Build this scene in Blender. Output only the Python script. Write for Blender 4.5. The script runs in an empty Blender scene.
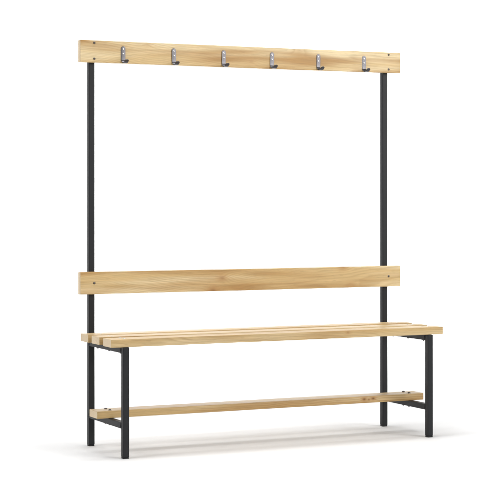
import bpy, bmesh, math, random
from mathutils import Vector, Matrix

random.seed(4)
scene = bpy.context.scene
col = scene.collection
R = math.radians

# ------------------------------------------------------------------ sizes (metres)
L = 1.542            # length of the planks
W = 0.0258           # square steel tube
T = 0.030            # rail thickness
O = 0.0487           # overhang of the planks past the posts
D = 0.3904           # front of the legs is at y = -D, front of the posts at y = 0
BACK_B, BACK_T = 0.6386, 0.7320
TOP_B, TOP_T = 1.6076, 1.700
SL_W, SL_G, SL_Y = 0.0901, 0.0405, -0.0383
SEAT_B, SEAT_T = 0.4464, 0.4784
SH_B, SH_T, SH_Y = 0.1441, 0.1741, -0.1399
XL, XR = O + W/2, L - O - W/2      # post centre lines

# ------------------------------------------------------------------ materials
def new_mat(name):
    m = bpy.data.materials.new(name)
    m.use_nodes = True
    nt = m.node_tree
    nt.nodes.clear()
    out = nt.nodes.new('ShaderNodeOutputMaterial')
    b = nt.nodes.new('ShaderNodeBsdfPrincipled')
    nt.links.new(b.outputs[0], out.inputs[0])
    return m, nt, b

class G:
    """small helper to wire math nodes"""
    def __init__(s, nt): s.nt = nt
    def put(s, sock, v):
        if hasattr(v, 'is_output'): s.nt.links.new(v, sock)
        else: sock.default_value = v
    def m(s, op, a, b=0.0, c=None, clamp=False):
        n = s.nt.nodes.new('ShaderNodeMath'); n.operation = op; n.use_clamp = clamp
        s.put(n.inputs[0], a); s.put(n.inputs[1], b)
        if c is not None: s.put(n.inputs[2], c)
        return n.outputs[0]
    def noise(s, vec, scale=(1, 1, 1), off=(0, 0, 0), sc=1.0, detail=2.0, rough=.5):
        mp = s.nt.nodes.new('ShaderNodeMapping')
        mp.inputs['Scale'].default_value = scale
        mp.inputs['Location'].default_value = off
        s.nt.links.new(vec, mp.inputs['Vector'])
        n = s.nt.nodes.new('ShaderNodeTexNoise')
        n.inputs['Scale'].default_value = sc
        n.inputs['Detail'].default_value = detail
        n.inputs['Roughness'].default_value = rough
        s.nt.links.new(mp.outputs[0], n.inputs['Vector'])
        return n.outputs['Fac']
    def ramp(s, f, stops, interp='LINEAR'):
        n = s.nt.nodes.new('ShaderNodeValToRGB')
        n.color_ramp.interpolation = interp
        e = n.color_ramp.elements
        while len(e) < len(stops): e.new(0.5)
        for k, (p, c) in zip(e, stops):
            k.position = p
            k.color = (*c, 1) if isinstance(c, tuple) else (c, c, c, 1)
        s.nt.links.new(f, n.inputs[0])
        return n.outputs[0]
    def mix(s, f, a, b, mode='MIX'):
        n = s.nt.nodes.new('ShaderNodeMix'); n.data_type = 'RGBA'; n.blend_type = mode
        s.put(n.inputs[0], f)
        for i, v in ((6, a), (7, b)):
            if isinstance(v, tuple): n.inputs[i].default_value = (*v, 1)
            else: s.nt.links.new(v, n.inputs[i])
        return n.outputs[2]

EARLY = (0.715, 0.510, 0.236)
LATE = (0.385, 0.205, 0.064)
HONEY = (0.475, 0.258, 0.072)
CREAM = (0.840, 0.670, 0.390)

def pine(name, seed, pith, tilt, knots=(), ring=.0042, strength=.55, honey=.5, tone=1.0):
    """Lacquered pine: growth rings about a tilted pith, cut by the plank's faces."""
    m, nt, b = new_mat(name)
    g = G(nt)
    tc = nt.nodes.new('ShaderNodeTexCoord')
    vec = tc.outputs['Object']
    sp = nt.nodes.new('ShaderNodeSeparateXYZ'); nt.links.new(vec, sp.inputs[0])
    x, y, z = sp.outputs
    so = (seed*3.17, seed*1.31, seed*2.73)
    w1 = g.m('SUBTRACT', g.noise(vec, (2.2, 7, 7), so, 1, 2), .5)
    w2 = g.m('SUBTRACT', g.noise(vec, (2.8, 9, 9), (so[1], so[2]+5, so[0]), 1, 2), .5)
    yy = g.m('ADD', g.m('ADD', y, g.m('MULTIPLY', w1, .040)), g.m('MULTIPLY_ADD', x, tilt[0], -pith[0]))
    zz = g.m('ADD', g.m('ADD', z, g.m('MULTIPLY', w2, .040)), g.m('MULTIPLY_ADD', x, tilt[1], -pith[1]))
    r = g.m('SQRT', g.m('ADD', g.m('MULTIPLY', yy, yy), g.m('MULTIPLY', zz, zz)))
    core = halo = None
    for (kx, ky, kz, kr, dark) in knots:
        dx = g.m('MULTIPLY', g.m('SUBTRACT', x, kx), .62)
        dy = g.m('SUBTRACT', y, ky); dz = g.m('SUBTRACT', z, kz)
        d2 = g.m('ADD', g.m('ADD', g.m('MULTIPLY', dx, dx), g.m('MULTIPLY', dz, dz)), g.m('MULTIPLY', g.m('MULTIPLY', dy, dy), .3))
        bump = g.m('EXPONENT', g.m('MULTIPLY', d2, -1.0/(2*(kr*1.35)**2)))
        r = g.m('ADD', r, g.m('MULTIPLY', bump, kr*.85))
        wob = g.m('MULTIPLY_ADD', g.noise(vec, (60, 60, 60), so, 1, 2), .9, .55)
        c = g.m('MULTIPLY', g.m('EXPONENT', g.m('MULTIPLY', g.m('MULTIPLY', d2, wob), -1.0/(2*(kr*.42)**2))), dark)
        core = c if core is None else g.m('MAXIMUM', core, c)
        h = g.m('MULTIPLY', g.m('EXPONENT', g.m('MULTIPLY', g.m('MULTIPLY', d2, wob), -1.0/(2*(kr*1.1)**2))), min(1, dark*1.5))
        halo = h if halo is None else g.m('MAXIMUM', halo, h)
    t = g.m('DIVIDE', r, ring)
    t = g.m('ADD', t, g.m('MULTIPLY', g.noise(vec, (2, 26, 26), so, 1, 2), 1.8))
    fr = g.m('FRACT', t)
    late = g.ramp(fr, [(0, 0.25), (.22, 0.0), (.50, .22), (.78, .85), (.88, 1.0), (.96, .65), (1.0, .25)])
    amp = g.ramp(g.noise(vec, (1.8, 14, 14), (so[2], so[0], so[1]), 1, 2), [(.35, .25), (.65, 1.0)])
    late = g.m('MULTIPLY', g.m('MULTIPLY', late, amp), strength)
    broad = g.ramp(g.noise(vec, (1.3, 15, 15), (so[1]+2, so[0], so[2]), 1, 2, .55), [(.46, 0.0), (.62, 1.0)])
    pale = g.ramp(g.noise(vec, (1.1, 18, 18), (so[0]+9, so[2], so[1]), 1, 2, .5), [(.44, 0.0), (.58, 1.0)])
    c = g.mix(g.m('MULTIPLY', pale, 1.0), EARLY, CREAM)
    c = g.mix(g.m('MULTIPLY', broad, honey*.85), c, HONEY)
    c = g.mix(late, c, LATE)
    fib = g.noise(vec, (6, 420, 420), so, 1, 4, .65)
    c = g.mix(1.0, c, g.ramp(fib, [(.32, .77), (.66, 1.0)]), 'MULTIPLY')
    pores = g.ramp(g.noise(vec, (26, 900, 900), (so[2], 1, 2), 1, 1), [(.63, 0.0), (.72, 1.0)])
    c = g.mix(g.m('MULTIPLY', pores, .34), c, (.22, .115, .045))
    if core is not None:
        c = g.mix(halo, c, (.46, .235, .075))
        c = g.mix(core, c, (.150, .070, .026))
    # cut ends: fine, pale, sanded end grain
    geo = nt.nodes.new('ShaderNodeNewGeometry')
    tn = nt.nodes.new('ShaderNodeVectorTransform'); tn.vector_type = 'NORMAL'
    tn.convert_from = 'WORLD'; tn.convert_to = 'OBJECT'
    nt.links.new(geo.outputs['True Normal'], tn.inputs[0])
    s2 = nt.nodes.new('ShaderNodeSeparateXYZ'); nt.links.new(tn.outputs[0], s2.inputs[0])
    endf = g.ramp(g.m('ABSOLUTE', s2.outputs[0]), [(.85, 0.0), (.97, 1.0)])
    eg = g.ramp(g.noise(vec, (500, 500, 500), so, 1, 2), [(.35, .8), (.65, 1.0)])
    endc = g.mix(1.0, g.mix(g.m('MULTIPLY', late, 1.2), (.80, .63, .41), (.62, .43, .23)), eg, 'MULTIPLY')
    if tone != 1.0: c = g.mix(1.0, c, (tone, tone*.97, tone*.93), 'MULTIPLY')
    c = g.mix(endf, c, endc)
    nt.links.new(c, b.inputs['Base Color'])
    rg = g.m('MULTIPLY_ADD', fib, .16, .36)
    nt.links.new(rg, b.inputs['Roughness'])
    b.inputs['Specular IOR Level'].default_value = .38
    bp = nt.nodes.new('ShaderNodeBump')
    bp.inputs['Strength'].default_value = .22; bp.inputs['Distance'].default_value = .0006
    nt.links.new(g.m('ADD', g.m('MULTIPLY', late, .7), fib), bp.inputs['Height'])
    nt.links.new(bp.outputs[0], b.inputs['Normal'])
    return m

def powder_coat():
    m, nt, b = new_mat('powder_coated_steel'); g = G(nt)
    tc = nt.nodes.new('ShaderNodeTexCoord'); v = tc.outputs['Object']
    n = g.noise(v, (1, 1, 1), (0, 0, 0), 900, 2)
    n2 = g.noise(v, (1, 1, 1), (3, 0, 0), 9, 3)
    nt.links.new(g.ramp(n2, [(.3, (.0128, .0138, .0156)), (.7, (.0165, .0174, .0195))]), b.inputs['Base Color'])
    nt.links.new(g.m('MULTIPLY_ADD', n2, .12, .40), b.inputs['Roughness'])
    b.inputs['IOR'].default_value = 1.31
    bp = nt.nodes.new('ShaderNodeBump'); bp.inputs['Strength'].default_value = .18; bp.inputs['Distance'].default_value = .0004
    nt.links.new(n, bp.inputs['Height']); nt.links.new(bp.outputs[0], b.inputs['Normal'])
    return m

def metal(name, colr, rough):
    m, nt, b = new_mat(name); g = G(nt)
    tc = nt.nodes.new('ShaderNodeTexCoord')
    n = g.noise(tc.outputs['Object'], (300, 300, 60), (0, 0, 0), 1, 3)
    b.inputs['Base Color'].default_value = (*colr, 1)
    b.inputs['Metallic'].default_value = 1
    nt.links.new(g.m('MULTIPLY_ADD', n, .18, rough-.09), b.inputs['Roughness'])
    return m

def plain(name, colr, rough, spec=.3, var=.06, sc=60):
    m, nt, b = new_mat(name); g = G(nt)
    tc = nt.nodes.new('ShaderNodeTexCoord')
    n = g.noise(tc.outputs['Object'], (1, 1, 1), (0, 0, 0), sc, 3)
    lo = tuple(k*(1-var) for k in colr)
    nt.links.new(g.ramp(n, [(.3, lo), (.7, colr)]), b.inputs['Base Color'])
    b.inputs['Roughness'].default_value = rough
    b.inputs['Specular IOR Level'].default_value = spec
    return m

STEEL = powder_coat()
HOOK = metal('brushed_hook_steel', (.082, .079, .085), .32)
SCREW = metal('zinc_screw', (.62, .61, .60), .28)
BOLT = metal('dark_bolt_steel', (.14, .125, .115), .34)
CAP = plain('black_plastic', (.012, .012, .013), .55)
PAPER = plain('white_studio_paper', (.86, .86, .86), .9, .05, .004, 3)

# ------------------------------------------------------------------ mesh helpers
WPOS = {}
def obj(name, bm, mat, parent=None, at=(0, 0, 0), smooth=True):
    """link bm (built about its own origin) as one object whose origin stands at the world point `at`"""
    me = bpy.data.meshes.new(name)
    if smooth:
        for f in bm.faces: f.smooth = True
    bm.to_mesh(me); bm.free()
    if mat: me.materials.append(mat)
    o = bpy.data.objects.new(name, me); col.objects.link(o)
    at = Vector(at); WPOS[o.name] = at
    if parent:
        o.parent = parent; o.location = at - WPOS[parent.name]
    else:
        o.location = at
    return o

def box_bm(sx, sy, sz, bev=0.0, seg=3, bm=None, c=(0, 0, 0)):
    b2 = bmesh.new()
    bmesh.ops.create_cube(b2, size=1)
    for v in b2.verts: v.co = Vector((v.co.x*sx, v.co.y*sy, v.co.z*sz))
    if bev:
        bmesh.ops.bevel(b2, geom=b2.edges[:], offset=bev, segments=seg, profile=.5, affect='EDGES')
        # keep the broad faces flat under smooth shading
    for v in b2.verts: v.co += Vector(c)
    if bm is None: return b2
    tmp = bpy.data.meshes.new('tmp'); b2.to_mesh(tmp); b2.free(); bm.from_mesh(tmp); bpy.data.meshes.remove(tmp)
    return bm

def harden(o):
    """face-area weighted normals, so that bevels shade as bevels"""
    md = o.modifiers.new('weighted_normal', 'WEIGHTED_NORMAL'); md.keep_sharp = True; md.weight = 80
    return o

def lathe_bm(prof, n=24, axis='Z', bm=None, c=(0, 0, 0)):
    """prof = [(radius, height)...] turned about an axis"""
    bm = bm or bmesh.new()
    rings = []
    def pt(r, h, a):
        u, v = r*math.cos(a), r*math.sin(a)
        p = {'Z': (u, v, h), 'Y': (u, -h, v)}[axis]
        return Vector(p) + Vector(c)
    for r, h in prof:
        if r < 1e-6: rings.append([bm.verts.new(pt(0, h, 0))])
        else: rings.append([bm.verts.new(pt(r, h, 2*math.pi*k/n)) for k in range(n)])
    for a, b in zip(rings, rings[1:]):
        for k in range(n):
            q = (k+1) % n
            if len(a) == 1 and len(b) == 1: continue
            if len(a) == 1: f = (a[0], b[k], b[q])
            elif len(b) == 1: f = (a[k], b[0], a[q])
            else: f = (a[k], b[k], b[q], a[q])
            bm.faces.new(f)
    bmesh.ops.recalc_face_normals(bm, faces=bm.faces[:])
    return bm

# ------------------------------------------------------------------ the bench
root = bpy.data.objects.new('cloakroom_bench', None); col.objects.link(root)
root.location = (L/2, -D/2, 0); WPOS[root.name] = Vector(root.location)
root.empty_display_size = .1
root['label'] = 'cloakroom bench of pale pine planks on a black steel frame, with six coat hooks'
root['category'] = 'bench'

def plank(name, sy, sz, mat, at, lx=L, bev=.0022):
    """a planed board; the faces are split along the length and left very slightly uneven, as sawn timber is"""
    bm = box_bm(lx, sy, sz, bev)
    rnd = random.Random(int(abs(at[1])*10000) + int(at[2]*1000))
    cuts = [e for e in bm.edges if abs((e.verts[0].co-e.verts[1].co).x) > lx*.8]
    bmesh.ops.subdivide_edges(bm, edges=cuts, cuts=10, use_grid_fill=True)
    ph = [rnd.uniform(0, 6.28) for _ in range(4)]
    for v in bm.verts:
        u = v.co.x/lx
        v.co.y += .0005*math.sin(4.1*u+ph[0]) + .0002*math.sin(11*u+ph[1])
        v.co.z += .0005*math.sin(3.7*u+ph[2]) + .0002*math.sin(12*u+ph[3])
    return harden(obj(name, bm, mat, root, at))

zt, zb = (TOP_B+TOP_T)/2, (BACK_B+BACK_T)/2
M_top = pine('pine_hook_rail', 1, (.052, .062), (.010, .085), [(.55, .0, -.047, .012, .4), (-.47, 0, .04, .010, .25), (.02, -.006, -.018, .011, .22), (.25, 0, .040, .011, .25)], .0064, .40, 1.12)
M_back = pine('pine_backrest', 2, (.048, -.072), (-.012, -.085), [(-.122, -.008, .009, .0115, .40), (-.165, -.01, -.044, .014, .5), (-.04, 0, -.050, .012, .35), (.474, 0, .048, .011, .6), (.515, 0, -.042, .012, .30)], .0062, .40, 1.0)
hook_rail = plank('hook_rail', T, TOP_T-TOP_B, M_top, (L/2, -T/2, zt))
backrest = plank('backrest', T, BACK_T-BACK_B, M_back, (L/2, -T/2, zb))

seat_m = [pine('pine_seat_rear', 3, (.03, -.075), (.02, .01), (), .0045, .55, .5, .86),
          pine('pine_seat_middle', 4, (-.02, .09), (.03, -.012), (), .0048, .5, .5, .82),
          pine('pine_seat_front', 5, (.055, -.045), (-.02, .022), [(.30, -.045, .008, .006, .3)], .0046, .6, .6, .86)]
slats = []
for i in range(3):
    yc = SL_Y - i*(SL_W+SL_G) - SL_W/2
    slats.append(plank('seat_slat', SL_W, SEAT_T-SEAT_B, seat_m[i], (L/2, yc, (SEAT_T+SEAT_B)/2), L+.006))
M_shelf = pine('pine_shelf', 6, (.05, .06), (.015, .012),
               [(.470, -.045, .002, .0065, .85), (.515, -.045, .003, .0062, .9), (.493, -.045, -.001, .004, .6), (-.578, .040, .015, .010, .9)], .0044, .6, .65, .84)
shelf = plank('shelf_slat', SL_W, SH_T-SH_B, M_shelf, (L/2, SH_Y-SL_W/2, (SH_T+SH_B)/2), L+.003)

# steel frame -------------------------------------------------------
CAPH = .006
def tube(name, size, at, bev=.0024):
    bm = box_bm(*size, bev)
    return harden(obj(name, bm, STEEL, root, at))

def foot(parent, x, y):
    bm = bmesh.new()
    box_bm(W-.0012, W-.0012, CAPH, .0016, 2, bm, (0, 0, CAPH/2))
    box_bm(W-.005, W-.005, .012, 0, 1, bm, (0, 0, CAPH+.005))
    harden(obj('foot_cap', bm, CAP, parent, (x, y, 0)))

def mitred(name, parts, at):
    bm = bmesh.new()
    for s, c, bv in parts: box_bm(*s, bv, 3, bm, c)
    return bm

for x in (XL, XR):
    z0, z1 = CAPH, TOP_T-.010
    p = tube('upright_post', (W, W, z1-z0), (x, W/2, (z0+z1)/2))
    foot(p, x, W/2)
    bm = bmesh.new()
    box_bm(W-.001, W-.001, .004, .0012, 2, bm, (0, 0, .002))
    harden(obj('end_cap', bm, CAP, p, (x, W/2, z1)))
    z1 = SEAT_B-.0008
    yl = -D + W/2
    lg = tube('front_leg', (W, W, z1-z0), (x, yl, (z0+z1)/2))
    foot(lg, x, yl)
    for nm, top in (('seat_bearer', SEAT_B-.0008), ('shelf_bearer', SH_B-.0005)):
        y0, y1 = -D+W-.0003, .0003
        sz = (W-.0008, y1-y0, W-.0006)
        bm = box_bm(*sz, .0022)
        # weld fillets where the bearer meets the post and the leg
        for sgn in (-1, 1):
            ye = sgn*(y1-y0)/2
            for (sx, szz) in ((0, -1), (1, 0), (-1, 0)):
                n = 14
                vs = []
                for k in range(n+1):
                    u = (k/n-.5)*W*.82
                    j = random.uniform(.85, 1.15)
                    rr = .0030*j*(1-.25*abs(2*k/n-1)**3)
                    if szz: base = Vector((u, ye, -sz[2]/2)); nrm = Vector((0, 0, -1))
                    else: base = Vector((sx*sz[0]/2, ye, u)); nrm = Vector((sx, 0, 0))
                    inn = Vector((0, -sgn, 0))
                    vs.append([bm.verts.new(base+nrm*rr*math.sin(a)+inn*rr*math.cos(a)*1.1 - nrm*.0006) for a in (0, .5, 1.0, R(90))])
                for a, b in zip(vs, vs[1:]):
                    for q in range(3): bm.faces.new((a[q], b[q], b[q+1], a[q+1]))
        bmesh.ops.recalc_face_normals(bm, faces=bm.faces[:])
        bar = harden(obj(nm, bm, STEEL, root, (x, (y0+y1)/2, top-sz[2]/2)))
        # nuts under the bearer
        if nm == 'seat_bearer': ys = [SL_Y-i*(SL_W+SL_G)-SL_W/2+d for i in range(3) for d in (.012,)]
        else: ys = [SH_Y-SL_W/2-.024, SH_Y-SL_W/2+.024]
        for yy in ys:
            bm = lathe_bm([(0, -.0052), (.0026, -.0052), (.0029, -.0046), (.0029, -.0034)], 12)
            lathe_bm([(.0028, -.0036), (.0050, -.0036), (.0055, -.0031), (.0055, 0)], 6, 'Z', bm)
            obj('nut', bm, BOLT, bar, (x, yy, top-sz[2]), False)

# bolts -------------------------------------------------------------
def dome(axis, r=.0056, h=.0030):
    prof = [(r*1.04, -.0004), (r, h*.28), (r*.90, h*.62), (r*.72, h*.88), (r*.50, h), (r*.44, h*.97), (r*.42, h*.30), (0, h*.28)]
    return lathe_bm(prof, 24, axis)
for i, s in enumerate(slats):
    yc = SL_Y - i*(SL_W+SL_G) - SL_W/2
    for x in (XL, XR):
        for d in (-.022, .022):
            obj('screw', dome('Z', .0052, .0016), SCREW, s, (x, yc+d, SEAT_T))
for x in (XL, XR):
    for d in (-.024, .024):
        obj('bolt', dome('Z', .0068, .0046), BOLT, shelf, (x, SH_Y-SL_W/2+d, SH_T))
    for z in (1.6892, 1.6228):
        obj('bolt', dome('Y', .0050, .0030), BOLT, hook_rail, (x, -T, z))
    obj('bolt', dome('Y', .0050, .0030), BOLT, backrest, (x, -T, zb))

# coat hooks ----------------------------------------------------------
def hook_bm():
    """one bent strap: a rounded back plate, a forward curve and a turned-up lip"""
    path, wid = [], []
    def add(y, z, w): path.append(Vector((0, y, z))); wid.append(w)
    HZ = .0745
    for k in range(7):                                   # rounded top
        a = k/6*math.pi/2
        add(-.0014, HZ-.0095+.0095*math.sin(math.pi/2-a) if k else HZ, max(.0096*math.sin(a), .0015))
    add(-.0014, .045, .0096); add(-.0014, .030, .0096); add(-.0014, .0215, .0094)
    cy, cz, rr = -.0014, .0195, .0170
    for k in range(1, 13):                               # the cup
        a = R(180) + R(142)*k/12
        y = cy - rr*1.2*(1 + math.cos(a)); z = cz + math.sin(a)*rr
        add(y, z, .0094 - .0014*math.sin(math.pi*k/12))
    tang = (path[-1]-path[-2]).normalized()
    p = path[-1].copy()
    for k in range(1, 6):                                # the lip, flared and rounded off
        p = p + tang*.0022
        add(p.y, p.z, [.0092, .0093, .0088, .0072, .0032][k-1])
    th = .0026
    bm = bmesh.new(); prev = None; first = None
    for k, p in enumerate(path):
        t = (path[min(k+1, len(path)-1)] - path[max(k-1, 0)]).normalized()
        n = Vector((0, t.z, -t.y)) * (-1)
        if n.length < 1e-6: n = Vector((0, -1, 0))
        n.normalize()
        w = wid[k]; e = min(.0006, w*.4)
        ring = [(-w, -th/2+e), (-w+e, -th/2), (w-e, -th/2), (w, -th/2+e), (w, th/2-e), (w-e, th/2), (-w+e, th/2), (-w, th/2-e)]
        vs = [bm.verts.new(p + Vector((u, 0, 0)) + n*h) for u, h in ring]
        if prev:
            for q in range(8): bm.faces.new((prev[q], prev[(q+1) % 8], vs[(q+1) % 8], vs[q]))
        else: bm.faces.new(vs)
        prev = vs
    bm.faces.new(prev)
    bmesh.ops.recalc_face_normals(bm, faces=bm.faces[:])
    return bm

def copy_part(o, parent, shift):
    c = o.copy(); col.objects.link(c); c.parent = parent
    c.location = Vector(o.location) + Vector(shift)
    return c

HX = [.1903, .4222, .6555, .8885, 1.1195, 1.3521]
hook0 = harden(obj('coat_hook', hook_bm(), HOOK, root, (HX[0], -T, TOP_B-.003)))
hs = []
for z in (.062, .043):
    prof = [(.0042, -.0002), (.0040, .0008), (.0030, .0016), (.0012, .0019), (0, .0019)]
    hs.append(obj('screw', lathe_bm(prof, 16, 'Y'), SCREW, hook0, (HX[0], -T-.0027, TOP_B-.003+z)))
for x in HX[1:]:
    h = copy_part(hook0, root, (x-HX[0], 0, 0))
    h.rotation_euler = (0, R(random.uniform(-1.6, 1.6)), 0)
    for s in hs:
        c = copy_part(s, h, (0, 0, 0)); c.rotation_euler = (0, random.uniform(0, 6), 0)

# ------------------------------------------------------------------ setting: paper sweep
X0, X1 = -10.0, 13.0
YF, YB, RC, ZT = -15.0, 3.0, 2.2, 6.0
bm = bmesh.new()
vs = [bm.verts.new(v) for v in ((X0, YF, 0), (X1, YF, 0), (X1, YB, 0), (X0, YB, 0))]
bm.faces.new(vs)
fl = obj('floor', bm, PAPER); fl['kind'] = 'structure'
bm = bmesh.new(); rows = []
pts = [(YB + RC*math.sin(a), RC - RC*math.cos(a)) for a in [R(90)*k/32 for k in range(33)]] + [(YB+RC, ZT)]
for y, z in pts: rows.append((bm.verts.new((X0, y, z)), bm.verts.new((X1, y, z))))
for a, b in zip(rows, rows[1:]): bm.faces.new((a[0], a[1], b[1], b[0]))
bd = obj('backdrop', bm, PAPER); bd['kind'] = 'structure'

# ------------------------------------------------------------------ light
def area(name, loc, target, sx, sy, power, colr=(1, 1, 1), spread=180):
    l = bpy.data.lights.new(name, 'AREA'); l.shape = 'RECTANGLE'; l.size = sx; l.size_y = sy
    l.energy = power; l.color = colr; l.spread = R(spread)
    o = bpy.data.objects.new(name, l); col.objects.link(o)
    o.location = loc
    d = Vector(target) - Vector(loc)
    o.rotation_euler = d.to_track_quat('-Z', 'Y').to_euler()
    return o
area('overhead_softbox', (.77, -.45, 4.6), (.77, -.3, 0), 3.2, 1.175, 114, (1, 1, 1))
area('rear_softbox', (.77, 1.0, 4.7), (.77, -.3, 0), 3.4, 2.4, 48, (1, 1, 1))
area('front_softbox', (4.9, -7.0, 3.3), (1.1, 0, 1.3), 4.2, 3.2, 425, (1, .985, .96))
area('left_softbox', (-3.0, -.6, 2.9), (0, -.1, .9), 1.6, 2.0, 58, (1, 1, 1))
area('background_light', (3.0, 2.4, 5.2), (3.1, 5.0, 1.3), 8.0, 1.2, 235, (1, 1, 1), 100)

w = bpy.data.worlds.new('World'); scene.world = w; w.use_nodes = True
bg = w.node_tree.nodes['Background']
bg.inputs[0].default_value = (.91, .955, 1, 1); bg.inputs[1].default_value = .20

# ------------------------------------------------------------------ camera
cam = bpy.data.cameras.new('Camera'); co = bpy.data.objects.new('Camera', cam); col.objects.link(co)
co.location = (-2.4844, -6.8103, 1.0521)
co.rotation_euler = (R(90) - .000675, 0, -.449074)
cam.sensor_width = 36; cam.lens = 36*3.45387
cam.shift_y = -53.527/500
cam.clip_start = .1; cam.clip_end = 200
scene.camera = co

scene.view_settings.view_transform = 'Standard'
scene.view_settings.look = 'None'
scene.view_settings.exposure = 0
scene.view_settings.gamma = 1
scene.view_settings.use_curve_mapping = False
